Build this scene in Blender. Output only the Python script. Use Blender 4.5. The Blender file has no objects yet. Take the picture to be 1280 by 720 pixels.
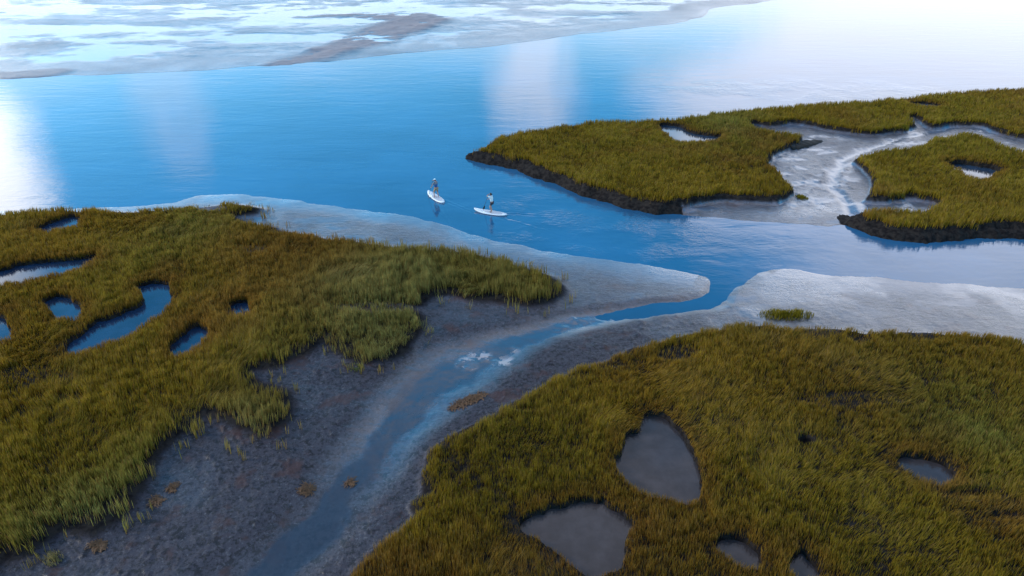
import bpy, bmesh, math, random
import numpy as np
from mathutils import Vector, Matrix, Quaternion

random.seed(7)
RNG = np.random.default_rng(11)
scene = bpy.context.scene
col = scene.collection
R = math.radians

# ------------------------------------------------------------------ camera
CAM_H = 23.0
FPX = 853.0                     # focal length in pixels of a 1280 px wide frame
PITCH = math.atan(480.0 / FPX)  # tilt below the horizon
cp, sp = math.cos(PITCH), math.sin(PITCH)

cam_data = bpy.data.cameras.new('camera')
cam_data.sensor_width = 36.0
cam_data.lens = FPX / 1280.0 * 36.0
cam_data.clip_start = 0.5
cam_data.clip_end = 20000
cam = bpy.data.objects.new('camera', cam_data)
cam.location = (0, 0, CAM_H)
cam.rotation_euler = (math.pi / 2 - PITCH, 0, 0)
col.objects.link(cam)
scene.camera = cam


def G(u, v, z=0.0):
    """survey point: where the sight line of the drone meets height z"""
    xc, yc = (u - 640.0) / FPX, (360.0 - v) / FPX
    dx, dy, dz = xc, cp + sp * yc, -sp + cp * yc
    t = (z - CAM_H) / dz
    return (dx * t, dy * t)


def GP(pts, z=0.0):
    return [G(p[0], p[1], p[2] if len(p) > 2 else z) for p in pts]


# ------------------------------------------------------------------ noise + shapes
_T = np.random.default_rng(5).random((256, 256))


def vnoise(x, y):
    ix = np.floor(x).astype(np.int64); iy = np.floor(y).astype(np.int64)
    fx = x - ix; fy = y - iy
    fx = fx * fx * fx * (fx * (fx * 6 - 15) + 10); fy = fy * fy * fy * (fy * (fy * 6 - 15) + 10)
    a = _T[ix & 255, iy & 255]; b = _T[(ix + 1) & 255, iy & 255]
    c = _T[ix & 255, (iy + 1) & 255]; d = _T[(ix + 1) & 255, (iy + 1) & 255]
    return (a * (1 - fx) + b * fx) * (1 - fy) + (c * (1 - fx) + d * fx) * fy


def fbm(x, y, scale, octaves=4, seed=0.0, gain=0.5):
    """-1..1"""
    out = np.zeros_like(x); amp = 1.0; tot = 0.0
    c, s = math.cos(0.6), math.sin(0.6)
    px, py = x / scale + seed * 17.3, y / scale - seed * 9.1
    for _ in range(octaves):
        out += amp * (vnoise(px, py) * 2 - 1); tot += amp
        px, py = (c * px - s * py) * 2.03 + 13.7, (s * px + c * py) * 2.03 + 5.1
        amp *= gain
    return out / tot


def sstep(a, b, x):
    t = np.clip((x - a) / (b - a), 0, 1)
    return t * t * (3 - 2 * t)


def smooth_poly(pts, n=4, closed=True):
    P = [np.array(p) for p in pts]; out = []; N = len(P)
    for i in range(N if closed else N - 1):
        if closed:
            p0, p1, p2, p3 = P[i - 1], P[i], P[(i + 1) % N], P[(i + 2) % N]
        else:
            p0, p1, p2, p3 = P[max(i - 1, 0)], P[i], P[i + 1], P[min(i + 2, N - 1)]
        for k in range(n):
            t = k / n
            q = 0.5 * ((2 * p1) + (-p0 + p2) * t + (2 * p0 - 5 * p1 + 4 * p2 - p3) * t * t
                       + (-p0 + 3 * p1 - 3 * p2 + p3) * t ** 3)
            out.append(q)
    if not closed:
        out.append(P[-1])
    return np.array(out)


def seg_dist(P, X, Y, closed=True):
    n = len(P); best = np.full(X.shape, 1e9); arg = np.zeros(X.shape)
    for i in range(n if closed else n - 1):
        a = P[i]; b = P[(i + 1) % n]; ab = b - a; L = ab @ ab + 1e-12
        t = np.clip(((X - a[0]) * ab[0] + (Y - a[1]) * ab[1]) / L, 0, 1)
        d = (X - a[0] - t * ab[0]) ** 2 + (Y - a[1] - t * ab[1]) ** 2
        m = d < best
        best[m] = d[m]; arg[m] = i + t[m]
    return np.sqrt(best), arg


def inside(P, X, Y):
    n = len(P); r = np.zeros(X.shape, bool)
    for i in range(n):
        a = P[i]; b = P[(i + 1) % n]
        if a[1] == b[1]:
            continue
        c = ((a[1] > Y) != (b[1] > Y)) & (X < (b[0] - a[0]) * (Y - a[1]) / (b[1] - a[1]) + a[0])
        r ^= c
    return r


def sdf(P, X, Y, margin=12.0):
    """signed distance, positive inside"""
    out = np.full(X.shape, -margin)
    x0, y0 = P.min(0) - margin; x1, y1 = P.max(0) + margin
    m = (X > x0) & (X < x1) & (Y > y0) & (Y < y1)
    if not m.any():
        return out
    xs, ys = X[m], Y[m]
    d, _ = seg_dist(P, xs, ys)
    d = np.where(inside(P, xs, ys), d, -d)
    out[m] = np.maximum(d, -margin)
    return out


# ------------------------------------------------------------------ survey of the marsh (sight lines -> metres)
T = 1.15   # height of the grass tips that hide a far edge
SOUTH = smooth_poly(GP([(-900, 285), (-200, 268), (0, 264), (100, 261), (200, 255), (245, 246), (290, 243), (340, 247),
    (400, 255), (460, 263), (510, 270), (560, 283), (600, 296), (650, 307), (700, 316), (760, 325), (820, 334),
    (870, 343), (893, 350), (912, 348), (930, 336), (1000, 338), (1060, 345), (1130, 350), (1200, 355), (1280, 362),
    (1500, 378), (2300, 430), (2300, 900), (-900, 900)]), 3)
NORTH = smooth_poly(GP([(588, 191), (620, 203), (660, 214), (690, 226), (720, 238), (760, 250), (800, 260), (840, 266),
    (880, 270), (950, 277), (1000, 281), (1050, 282), (1066, 278), (1072, 276), (1076, 288), (1104, 297), (1151, 301), (1200, 299),
    (1280, 297), (1500, 300), (1700, 296), (1700, 92, T), (1400, 100, T), (1290, 106, T), (1240, 109, T), (1180, 114, T),
    (1120, 120, T), (1060, 125, T), (1000, 129, T), (940, 133, T), (880, 141, T), (820, 146, T), (760, 148, T),
    (700, 154, T), (650, 162, T), (615, 174, T), (598, 184, T)]), 3)
FAR = smooth_poly(GP([(-900, 118), (-300, 103), (0, 98), (90, 95), (200, 92), (300, 84), (400, 77), (480, 70), (560, 62),
    (640, 54), (720, 44), (800, 35), (850, 28), (885, 17), (902, 9), (960, 2), (1010, -8), (1100, -30), (700, -70),
    (0, -80), (-900, -70)]), 3)
SANDBAR = smooth_poly(GP([(335, 83), (372, 68), (420, 50), (452, 37), (482, 28), (466, 24), (430, 22), (360, 22), (430, 18), (530, 17), (560, 23),
    (548, 33), (512, 46), (472, 58), (420, 71), (372, 82)]), 3)
STRIP = smooth_poly(GP([(-200, 94), (0, 90), (40, 88), (82, 86), (88, 91), (60, 97), (0, 100), (-200, 104)]), 3)

LEFT = smooth_poly(GP([(-700, 282, 1.0), (-200, 267, 1.0), (0, 260, 1.0), (60, 258, 1.0), (140, 257, 1.0), (200, 256, 1.0),
    (255, 253, .9), (300, 250, .9), (322, 256, .8), (318, 265, .6), (290, 270, .6), (312, 276, .8), (345, 281, .9), (400, 290, 1.0),
    (460, 298, 1.1), (520, 301, 1.2), (580, 305, 1.3), (630, 313, 1.3), (672, 324, 1.3), (697, 340, 1.1), (702, 357, .6), (694, 372, .3),
    (662, 383, .3), (640, 381, .3), (610, 376, .3), (580, 373, .3), (552, 368, .3), (534, 377, .3), (531, 400, .3), (526, 420, .3),
    (503, 440, .3), (472, 453, .3), (445, 453, .3), (427, 438, .3), (412, 428, .3), (392, 441, .3), (370, 447, .3), (340, 460, .3),
    (312, 468, .3), (325, 478, .3), (350, 486, .3), (356, 510, .3), (345, 535, .3), (322, 549, .3), (303, 540, .3), (288, 524, .3), (262, 520, .3),
    (240, 530, .3), (222, 546, .3), (205, 572, .3), (188, 602, .3), (165, 630, .3), (145, 655, .3), (118, 672, .3), (80, 672, .3),
    (50, 682, .3), (20, 702, .3), (-20, 722, .3), (-120, 800, .3), (-700, 800, .3)], .4), 3)
RIGHT = smooth_poly(GP([(1700, 468, 1.1), (1400, 436, 1.1), (1280, 419, 1.1), (1240, 411, 1.1), (1180, 408, 1.1), (1100, 404, 1.1), (1040, 400, 1.1),
    (980, 397, 1.1), (940, 400, 1.1), (890, 403, 1.1), (850, 409, 1.1), (800, 421, 1.1), (750, 441, 1.1), (712, 456, 1.1), (700, 466, 1.1), (660, 483, 1.1),
    (630, 500, 1.1), (582, 525, 1.1), (548, 540, 1.1), (536, 556, 1.0), (532, 580, .9), (528, 604, .8), (515, 622, .7), (518, 640, .7),
    (498, 656, .9), (468, 677, 1.0), (440, 702, 1.0), (418, 728, 1.0), (370, 790, 1.0), (360, 900, 1.0), (1700, 900, 1.0)]), 3)
ISLE = smooth_poly(GP([(590, 190, .6), (600, 182, T), (615, 173, T), (650, 163, T), (700, 155, T), (760, 149, T), (820, 147, T), (880, 142, T),
    (940, 134, T), (1000, 130, T), (1060, 126, T), (1120, 121, T), (1180, 115, T), (1240, 110, T), (1290, 107, T), (1400, 101, T), (1700, 93, T),
    (1700, 185, T), (1400, 172, T), (1300, 167, T), (1260, 161, T), (1228, 153, .9), (1200, 155, .6), (1165, 158, .6), (1150, 150, .6), (1142, 143, .7), (1136, 149, .6), (1140, 157, .6),
    (1123, 164, .5), (1084, 167, .5), (1040, 162, .5), (1012, 156, .5), (989, 153, .5), (965, 156, .6), (942, 152, .7), (938, 157, .7), (962, 164, .8),
    (985, 168, .8), (1005, 172, .8), (996, 178, .6), (975, 189, .6), (964, 200, .5), (967, 208, .5), (980, 222, .5), (987, 236, .4), (983, 248, .4),
    (960, 253, .4), (920, 248, .4), (890, 249, .4), (862, 256, .4), (838, 259, .4), (800, 251, .6), (760, 240, .6), (720, 228, .6), (690, 217, .6),
    (660, 206, .6), (625, 197, .6)], .6), 3)
ISLET = smooth_poly(GP([(1066, 201, .7), (1072, 196, .8), (1110, 189, .8), (1140, 186, .8), (1155, 181, .9), (1168, 174, .9), (1200, 166, 1.0), (1222, 167, 1.0), (1257, 182, 1.0), (1300, 192, 1.0),
    (1400, 205, 1.0), (1700, 240, 1.0), (1700, 292, .5), (1500, 292, .5), (1280, 285, .5), (1200, 286, .5), (1151, 290, .5), (1104, 285, .5), (1078, 277, .5),
    (1079, 268, .7), (1100, 264, .8), (1150, 266, .8), (1172, 258, .6), (1166, 249, .6), (1140, 245, .6), (1105, 250, .5), (1082, 247, .6),
    (1091, 239, .6), (1089, 219, .6), (1078, 209, .6)], .6), 3)
MARSHES = {'LEFT': LEFT, 'RIGHT': RIGHT, 'ISLE': ISLE, 'ISLET': ISLET}
PLAT = {'LEFT': .62, 'RIGHT': .62, 'ISLE': .80, 'ISLET': .80}

POOLS = {   # name: (outline, marsh, depth of water below the platform, label)
 'p1': ([(42, 291), (55, 283), (75, 275), (95, 271), (104, 276), (98, 284), (80, 290), (60, 294)], 'LEFT', .22, 'small blue oval pool at the far edge of the left marsh'),
 'p2': ([(-90, 350), (0, 340), (25, 331), (60, 327), (100, 325), (122, 321), (116, 333), (95, 343), (60, 350), (30, 356), (0, 359), (-90, 366)], 'LEFT', .22, 'long blue inlet of water running out at the left edge of the photo'),
 'p3': ([(57, 380), (65, 372), (78, 371), (95, 380), (106, 392), (99, 401), (80, 403), (65, 397)], 'LEFT', .22, 'round dark blue pool beside the hooked pool in the left marsh'),
 'p4': ([(172, 362), (185, 354), (205, 355), (216, 364), (215, 384), (195, 401), (170, 419), (140, 433), (108, 444), (76, 449), (92, 426), (115, 406), (142, 397), (165, 388), (180, 376)], 'LEFT', .22, 'long hooked blue pool, the largest in the left marsh'),
 'p5': ([(-30, 392), (0, 397), (12, 400), (16, 415), (10, 430), (-30, 434)], 'LEFT', .22, 'small pool cut by the left edge of the photo'),
 'p6': ([(214, 431), (230, 418), (250, 410), (263, 418), (258, 433), (240, 446), (219, 449)], 'LEFT', .22, 'dark blue rounded pool nearest the mud bank in the left marsh'),
 'p7': ([(288, 386), (300, 380), (313, 382), (306, 391), (293, 394)], 'LEFT', .2, 'tiny puddle between grass tufts right of the hooked pool'),
 'q1': ([(803, 524), (818, 518), (834, 523), (850, 540), (865, 565), (878, 590), (881, 615), (868, 632), (840, 630), (805, 624), (780, 606), (771, 578), (785, 550), (796, 540)], 'RIGHT', .24, 'tall egg shaped grey pool in the middle of the right marsh'),
 'q2': ([(650, 656), (670, 641), (700, 631), (750, 628), (776, 640), (789, 660), (786, 685), (771, 710), (745, 724), (716, 716), (695, 696), (670, 677)], 'RIGHT', .24, 'broad grey pool at the bottom edge of the right marsh'),
 'q3': ([(892, 684), (905, 674), (925, 672), (945, 683), (955, 700), (950, 714), (925, 714), (905, 704)], 'RIGHT', .24, 'small dark round pool between the broad pool and the narrow hollow'),
 'q4': ([(988, 699), (1000, 690), (1015, 705), (1027, 722), (1003, 728), (988, 716)], 'RIGHT', .24, 'narrow dark hollow of water at the bottom edge of the photo'),
 'q5': ([(1119, 579), (1135, 571), (1165, 574), (1185, 585), (1190, 600), (1178, 610), (1150, 604), (1130, 593)], 'RIGHT', .24, 'pale lens shaped pool on the far right of the right marsh'),
 'u1': ([(824, 157), (845, 157), (860, 163), (880, 169), (903, 171), (897, 178), (870, 181), (845, 179), (834, 171)], 'ISLE', .3, 'white shining comma shaped pool on the long grassy island'),
 'v1': ([(1180, 206), (1200, 203), (1225, 206), (1250, 212), (1242, 221), (1228, 229), (1212, 224), (1194, 213)], 'ISLET', .4, 'bright pool sunk in the smaller island by the right edge'),
 'u2': ([(1134, 131), (1148, 129), (1172, 132), (1176, 135), (1158, 136)], 'ISLE', .22, 'thin sliver of bright water near the back of the long island'),
}
POOL_POLY = {k: smooth_poly(GP(v[0], PLAT[v[1]] - .2), 4) for k, v in POOLS.items()}

CREEK = smooth_poly(GP([(960, 320), (925, 338), (905, 356), (893, 374), (850, 384), (800, 391), (745, 400), (700, 412), (655, 426), (610, 445), (570, 465),
    (535, 490), (505, 520), (475, 558), (440, 606), (400, 655), (360, 695), (318, 735), (250, 800), (200, 900)]), 4, closed=False)
CREEK_W = np.interp(np.arange(len(CREEK)) / 4.0, [0, 2, 3, 5, 8, 10, 13, 16, 19], [.95, .55, .52, .55, .9, 1.5, 1.15, 1.05, 1.3])
NCREEK = smooth_poly(GP([(1076, 290), (1070, 277), (1062, 262), (1045, 243), (1040, 224), (1053, 203), (1095, 186), (1150, 171), (1205, 159), (1240, 158), (1300, 166)]), 4, closed=False)

# bare or thin places inside the grass: (u, v, radius_u, radius_v, strength)
BARE = [(1030, 417, 24, 8, .72), (1072, 424, 18, 6, .7), (1158, 420, 24, 8, .72), (845, 443, 26, 11, .85), (760, 456, 20, 7, .6), (1060, 500, 60, 10, .55),
        (262, 260, 22, 5, 1.0), (470, 385, 62, 7, .75), (300, 392, 18, 8, .8), (100, 380, 10, 5, .3), (318, 312, 22, 5, .6),
        (190, 305, 60, 4, .3), (40, 470, 50, 12, .45), (90, 500, 18, 8, .6), (1008, 551, 10, 6, .9), (1218, 620, 40, 7, .45), (1255, 645, 30, 6, .45),
        (210, 500, 60, 12, .25), (330, 470, 30, 8, .4), (640, 336, 0.1, 0.1, 0), (375, 440, 30, 8, .4), (1095, 150, 40, 5, .3), (900, 165, 30, 3, .4),
        (720, 470, 16, 6, .5), (130, 640, 60, 14, .35), (1210, 215, 45, 9, .3)]


def warp(X, Y, amp=.55, sc=2.6):
    return X + amp * fbm(X, Y, sc, 3, 1.0), Y + amp * fbm(X, Y, sc, 3, 2.0)


def bare_field(X, Y):
    out = np.zeros_like(X)
    for u, v, ru, rv, s in BARE:
        if s <= 0:
            continue
        c = G(u, v, .6); e1 = G(u + ru, v, .6); e2 = G(u, v - rv, .6)
        a = max(abs(e1[0] - c[0]), .25); b = max(abs(e2[1] - c[1]), .25)
        q = ((X - c[0] - (Y - c[1]) * c[0] / c[1]) / a) ** 2 + ((Y - c[1]) / b) ** 2
        out = np.maximum(out, s * (1 - sstep(.5, 1.6, q)))
    return out


def marsh_d(X, Y):
    wx, wy = warp(X, Y)
    return {k: sdf(P, wx, wy, 6.0) for k, P in MARSHES.items()}


def pool_d(X, Y):
    wx, wy = warp(X, Y, .30, .9)
    out = np.full(X.shape, -5.0)
    for k, P in POOL_POLY.items():
        out = np.maximum(out, sdf(P, wx, wy, 3.0))
    return out


def terrain(X, Y):
    wx, wy = warp(X, Y, .35, 1.8)
    dS = sdf(SOUTH, wx, wy, 30.0); dN = sdf(NORTH, wx, wy, 30.0)
    fx, fy = warp(X, Y, 1.6, 9.0)
    dF = sdf(FAR, fx, fy, 60.0)
    n_s = fbm(X, Y, .42, 4, 3.0, .6); n_m = fbm(X, Y, 3.2, 4, 4.0)
    rill = 1 - np.abs(fbm(X, Y, 2.2, 3, 8.0)) * 2.2

    def beach(d, top, fall):
        return np.where(d > 0, top * (1 - np.exp(-np.maximum(d, 0) / fall)), np.maximum(d * .22, -1.2))
    zS = beach(dS, .36, 6.5); zN = beach(dN, .32, 3.0)
    # the far flat: barely above the water, so its pools and runnels shine between the ripples
    zF = beach(dF, .12, 4.0)
    zF = zF + np.where(dF > 0, (.24 * fbm(X * .8, Y * 1.25, 15.0, 7, 6.0, .72) - .09) * sstep(4, 16, dF), 0)
    dB = sdf(SANDBAR, fx, fy, 20.0)
    zF = np.where(dF > -3, zF + (.10 + .30 * fbm(X * .55 + Y * .30, Y * .9 - X * .45, 3.2, 5, 14.0, .6)) * sstep(-2.0, 1.5, dB), zF)
    dT = sdf(STRIP, fx, fy, 12.0)
    zF = np.where(dF > -3, zF + .12 * sstep(-.8, 1.0, dT), zF)
    z = np.maximum(np.maximum(zS, zN), zF)
    land = np.maximum(np.maximum(dS, dN), dF)
    damp = sstep(-.6, 2.5, land)
    z = z + damp * (.045 * n_m) * (1 - .5 * sstep(35, 42, Y))
    # pocked mud: little clods, more of them away from the water
    clod = np.maximum(n_s, -.1) ** 2
    rough = damp * sstep(.05, .3, z) * (1 - .55 * sstep(35, 42, Y + np.maximum(0, X - 8) * .35) * (dS > -1))
    z = z + rough * (.038 * n_s + .11 * clod * (fbm(X, Y, 4.0, 3, 7.0) > -.1)) * (dF < 0)

    # creek bed
    dc, ac = seg_dist(CREEK, wx, wy, closed=False)
    w = np.interp(ac, np.arange(len(CREEK_W)), CREEK_W)
    up = sstep(0, 12, ac)
    prof = 1 - sstep(.55, 2.6, dc / w)
    bed = -.07 + np.interp(ac, [0, 21, 25, 60], [0, .01, .10, .12]) + (.02 * up + np.interp(ac, [14, 19, 26, 32], [0, .06, .07, .0])) * fbm(X, Y, 1.3, 4, 9.0, .6) - .01 * rill * up
    sel = (dS > -2)
    z = np.where(sel, z * (1 - prof) + bed * prof, z)
    braid = fbm(X * .8 + Y * .5, Y * .7 - X * .5, 1.8, 5, 19.0, .6)
    core = 1 - sstep(.55, 1.0, dc / w + .75 * braid * up)
    film = np.where(sel & (dS > -.5), core * np.interp(ac, [0, 20, 26, 30, 36, 42, 46, 60], [0, .3, .9, 1, .75, .95, 1, 1]), 0)
    zmin = .02
    film = np.maximum(film, np.where((dS > -1) & (dS < 6) & (dc > 2.0), .75 * sstep(.17, .02, z + .05 * n_m + .03 * n_s), 0))
    far_film = sstep(.06, .0, zF) * (dF > 1)
    film = np.maximum(film, np.where(dF > 0, far_film, 0))
    z = np.where(dF > .5, np.maximum(z, zmin + .0 * z), z)
    dn, an = seg_dist(NCREEK, wx, wy, closed=False)
    pn = 1 - sstep(.1, .9, dn / .9)
    z = np.where(dN > -1.5, z - .12 * pn, z)
    film = np.maximum(film, np.where(dN > 0, .9 * pn, 0))

    md = marsh_d(X, Y)
    peat = np.zeros_like(X)
    for k, d in md.items():
        if k == 'LEFT':
            m = sstep(-1.0, .8, d)
        elif k == 'RIGHT':
            m = sstep(-.45, .35, d)
        else:
            shore = sstep(1.6, .2, dN)          # cut peat bank where the grass meets the channel
            lip = sstep(.0, .6, d + 1.6) * shore * ((X < 14.5) | (k == 'ISLET'))
            peat = np.maximum(peat, lip)
            m = sstep(-.30, .12, d)
            db = d + .45 * fbm(X, Y, 1.5, 4, 16.0, .6)
            m = np.maximum(m, shore * (.55 * sstep(-.95, -.55, db) + .45 * sstep(-.5, .1, db)) * .97)
        top = PLAT[k] + .05 * n_m + .05 * n_s
        z = np.where(m > 0, np.maximum(z, z * (1 - m) + top * m), z)
        peat = np.maximum(peat, m)
    cut = (dN > -4) & (dN < 30) & (((X < 18.0) & (Y < 95) & (md['ISLE'] > -2.2)) | ((X > 27.2) & (Y < G(1100, 270)[1]) & (md['ISLET'] > -1.7)))
    peat = np.where(cut, np.maximum(peat, np.where(X < 20, sstep(17.0, 11.0, X + 3 * fbm(X, Y, 2.0, 3, 17.0)), 1.0)), peat)
    z = np.where(cut & (dN < 2), z + .03 * n_s + .05 * fbm(X, Y, 1.4, 3, 15.0), z)
    pd = pool_d(X, Y)
    z = z - .55 * sstep(-.03, .12, pd)
    bf = bare_field(X, Y)
    peat = peat * (1 - .95 * bf * sstep(33, 35, Y))
    # hollows and the ditch beside the pools
    for u, v, ru, rv in [(1008, 551, 11, 6), (1218, 618, 36, 6), (1258, 645, 30, 6)]:
        c = G(u, v, .6); a = abs(G(u + ru, v, .6)[0] - c[0]); b = abs(G(u, v - rv, .6)[1] - c[1])
        q = ((X - c[0]) / a) ** 2 + ((Y - c[1]) / b) ** 2
        z = z - (.4 if u < 1100 else .22) * (1 - sstep(.3, 1.3, q))
    # puddled sheen left on the outer flats by the falling tide
    pud = sstep(.02, .34, fbm(X * .7 + Y * .15, Y * 1.25 - X * .2, 1.7, 5, 61.0, .62) + .25 * fbm(X, Y, 7.0, 2, 62.0))
    film = np.maximum(film, np.where((dN > .2) & (dN < 30), .85 * pud, 0))
    film = np.maximum(film, np.where(dS > .2, .7 * pud * sstep(33, 37, Y) * sstep(4, 12, X), 0))
    film = np.maximum(film, np.where(dS > .2, .55 * pud * sstep(38, 43, Y), 0))
    film = film * (1 - sstep(.2, .6, peat))
    sandy = np.maximum(sstep(-2.0, 2.5, dB) * (1 - film), .6 * sstep(-.5, .6, dT))
    return z, peat, land, sandy, prof, pd, film


# ------------------------------------------------------------------ helpers for objects
def tag(o, label=None, cat=None, group=None, kind=None):
    if label: o['label'] = label
    if cat: o['category'] = cat
    if group: o['group'] = group
    if kind: o['kind'] = kind
    return o


def mesh_np(name, V, faces_flat, loop_starts, mat, smooth=True, attrs=None):
    me = bpy.data.meshes.new(name)
    V = np.asarray(V, np.float32)
    me.vertices.add(len(V)); me.vertices.foreach_set('co', V.ravel())
    me.loops.add(len(faces_flat)); me.loops.foreach_set('vertex_index', np.asarray(faces_flat, np.int32))
    me.polygons.add(len(loop_starts)); me.polygons.foreach_set('loop_start', np.asarray(loop_starts, np.int32))
    me.update(calc_edges=True)
    if smooth:
        me.polygons.foreach_set('use_smooth', np.ones(len(loop_starts), bool))
    for an, (typ, data) in (attrs or {}).items():
        a = me.attributes.new(an, typ, 'POINT')
        a.data.foreach_set('color' if typ == 'FLOAT_COLOR' else 'value', np.asarray(data, np.float32).ravel())
    me.materials.append(mat)
    o = bpy.data.objects.new(name, me); col.objects.link(o)
    return o


def obj_bm(name, bm, mat, parent=None, smooth=True):
    me = bpy.data.meshes.new(name); bmesh.ops.recalc_face_normals(bm, faces=bm.faces[:]); bm.to_mesh(me); bm.free()
    for p in me.polygons: p.use_smooth = smooth
    if mat: me.materials.append(mat)
    o = bpy.data.objects.new(name, me); col.objects.link(o)
    if parent: o.parent = parent
    return o


def new_mat(name):
    m = bpy.data.materials.new(name); m.use_nodes = True
    nt = m.node_tree; nt.nodes.clear()
    return m, nt


class NT:
    def __init__(s, nt): s.nt = nt
    def n(s, typ, **kw):
        nd = s.nt.nodes.new(typ)
        for k, v in kw.items():
            if k == 'inp':
                for a, b in v.items(): s.set(nd.inputs[a], b)
            else: setattr(nd, k, v)
        return nd
    def set(s, sock, v):
        if isinstance(v, bpy.types.NodeSocket): s.nt.links.new(v, sock)
        else: sock.default_value = v
    def math(s, op, a, b=None, c=None, clamp=False):
        nd = s.n('ShaderNodeMath', operation=op, use_clamp=clamp)
        s.set(nd.inputs[0], a)
        if b is not None: s.set(nd.inputs[1], b)
        if c is not None: s.set(nd.inputs[2], c)
        return nd.outputs[0]
    def step(s, x, a, b, lo=0.0, hi=1.0):
        nd = s.n('ShaderNodeMapRange', interpolation_type='SMOOTHSTEP')
        s.set(nd.inputs[0], x); s.set(nd.inputs[1], a); s.set(nd.inputs[2], b); s.set(nd.inputs[3], lo); s.set(nd.inputs[4], hi)
        return nd.outputs[0]
    def mix(s, f, a, b):
        nd = s.n('ShaderNodeMix', data_type='RGBA')
        s.set(nd.inputs[0], f); s.set(nd.inputs[6], a); s.set(nd.inputs[7], b)
        return nd.outputs[2]
    def noise(s, vec, scale, detail=4, rough=.55, dist=0.0, dim='3D'):
        nd = s.n('ShaderNodeTexNoise', noise_dimensions=dim)
        s.set(nd.inputs['Vector'], vec); nd.inputs['Scale'].default_value = scale
        nd.inputs['Detail'].default_value = detail; nd.inputs['Roughness'].default_value = rough
        nd.inputs['Distortion'].default_value = dist
        return nd.outputs[0]
    def scalev(s, vec, sc):
        nd = s.n('ShaderNodeVectorMath', operation='MULTIPLY'); s.set(nd.inputs[0], vec); nd.inputs[1].default_value = sc
        return nd.outputs[0]


def simple_mat(name, color, rough=.6, var=.12, scale=40, spec=.4, metallic=0.0):
    m, nt = new_mat(name); t = NT(nt)
    pos = t.n('ShaderNodeTexCoord').outputs['Object']
    nz = t.noise(pos, scale, 3)
    c = t.mix(nz, tuple(x * (1 - var) for x in color) + (1,), tuple(min(x * (1 + var), 1) for x in color) + (1,))
    b = t.n('ShaderNodeBsdfPrincipled'); t.set(b.inputs['Base Color'], c)
    b.inputs['Roughness'].default_value = rough; b.inputs['Specular IOR Level'].default_value = spec; b.inputs['Metallic'].default_value = metallic
    o = t.n('ShaderNodeOutputMaterial'); t.set(o.inputs[0], b.outputs[0])
    return m


# ------------------------------------------------------------------ sky and sun
SUN_AZ, SUN_EL = R(-86), R(28)     # azimuth from +Y, negative to the left
world = bpy.data.worlds.new('World'); scene.world = world; world.use_nodes = True
wt = world.node_tree; wt.nodes.clear(); w = NT(wt)
sky = w.n('ShaderNodeTexSky', sky_type='NISHITA', sun_disc=False)
sky.sun_elevation = SUN_EL; sky.sun_rotation = SUN_AZ
sky.altitude = 20; sky.air_density = 1.0; sky.dust_density = .3; sky.ozone_density = 3.0
dirv = w.n('ShaderNodeTexCoord').outputs['Generated']
sep = w.n('ShaderNodeSeparateXYZ'); w.set(sep.inputs[0], dirv)
el = w.math('MULTIPLY', w.math('ARCSINE', sep.outputs[2]), 57.2958)
az = w.math('MULTIPLY', w.math('ARCTAN2', sep.outputs[0], sep.outputs[1]), 57.2958)
cl1 = w.noise(w.scalev(dirv, (1, 1, 2.6)), 5.0, 7, .58, .3)
cl2 = w.noise(w.scalev(dirv, (1, 1, 1.8)), 2.1, 5, .55, .2)
nz = w.math('SUBTRACT', cl1, .5)


nz2 = w.math('SUBTRACT', w.noise(w.scalev(dirv, (1.6, 1.6, 1)), 17.0, 6, .6, .4), .5)


def cloud(a, e, ra, re, edge=.5, amp=1.6, nz=nz):
    q = w.math('ADD', w.math('POWER', w.math('ABSOLUTE', w.math('DIVIDE', w.math('SUBTRACT', az, a), ra)), 2),
               w.math('POWER', w.math('ABSOLUTE', w.math('DIVIDE', w.math('SUBTRACT', el, e), re)), 2))
    q = w.math('ADD', q, w.math('MULTIPLY', nz, amp))
    return w.step(q, 1.0 + edge, 1.0 - edge)


masks = [
    w.step(w.math('ADD', el, w.math('MULTIPLY', nz, 7.0)), 13.5, 2.5),        # bright haze of low cloud at the horizon
        w.math('MULTIPLY', cloud(1.8, 12, 3.2, 5.5, 1.5, 3.4, nz2), .75),
    w.math('MULTIPLY', cloud(-26.5, 10, 2.6, 6.5, 1.3, 3.0, nz2), .36),
    cloud(34, 14, 22, 13, .5, 2.2),
    cloud(40, 27, 14, 6, .9),
]
m = masks[0]
for k in masks[1:]:
    m = w.math('MAXIMUM', m, k)
high = w.math('MULTIPLY', w.math('MULTIPLY', w.step(el, 33, 44), w.step(az, -22, -4)), w.step(cl2, .25, .5))          # grey cloud overhead
skyc = w.n('ShaderNodeHueSaturation'); w.set(skyc.inputs['Color'], sky.outputs[0])
skyc.inputs['Saturation'].default_value = 1.38; skyc.inputs['Value'].default_value = 1.25; skyc.inputs['Hue'].default_value = .485
SKY_S = .15
CLOUD = 6.7
c1 = w.mix(m, skyc.outputs[0], (CLOUD * .92, CLOUD * .96, CLOUD * 1.08, 1))
c1 = w.mix(cloud(-47, 16, 11, 9, .35, 1.5), c1, (13.5, 13.2, 13.0, 1))      # cloud lit by the sun behind it
c2 = w.mix(w.math('MULTIPLY', high, .8), c1, (3.4, 3.3, 3.6, 1))
bg = w.n('ShaderNodeBackground'); w.set(bg.inputs[0], c2); bg.inputs[1].default_value = SKY_S
wo = w.n('ShaderNodeOutputWorld'); w.set(wo.inputs[0], bg.outputs[0])

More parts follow.
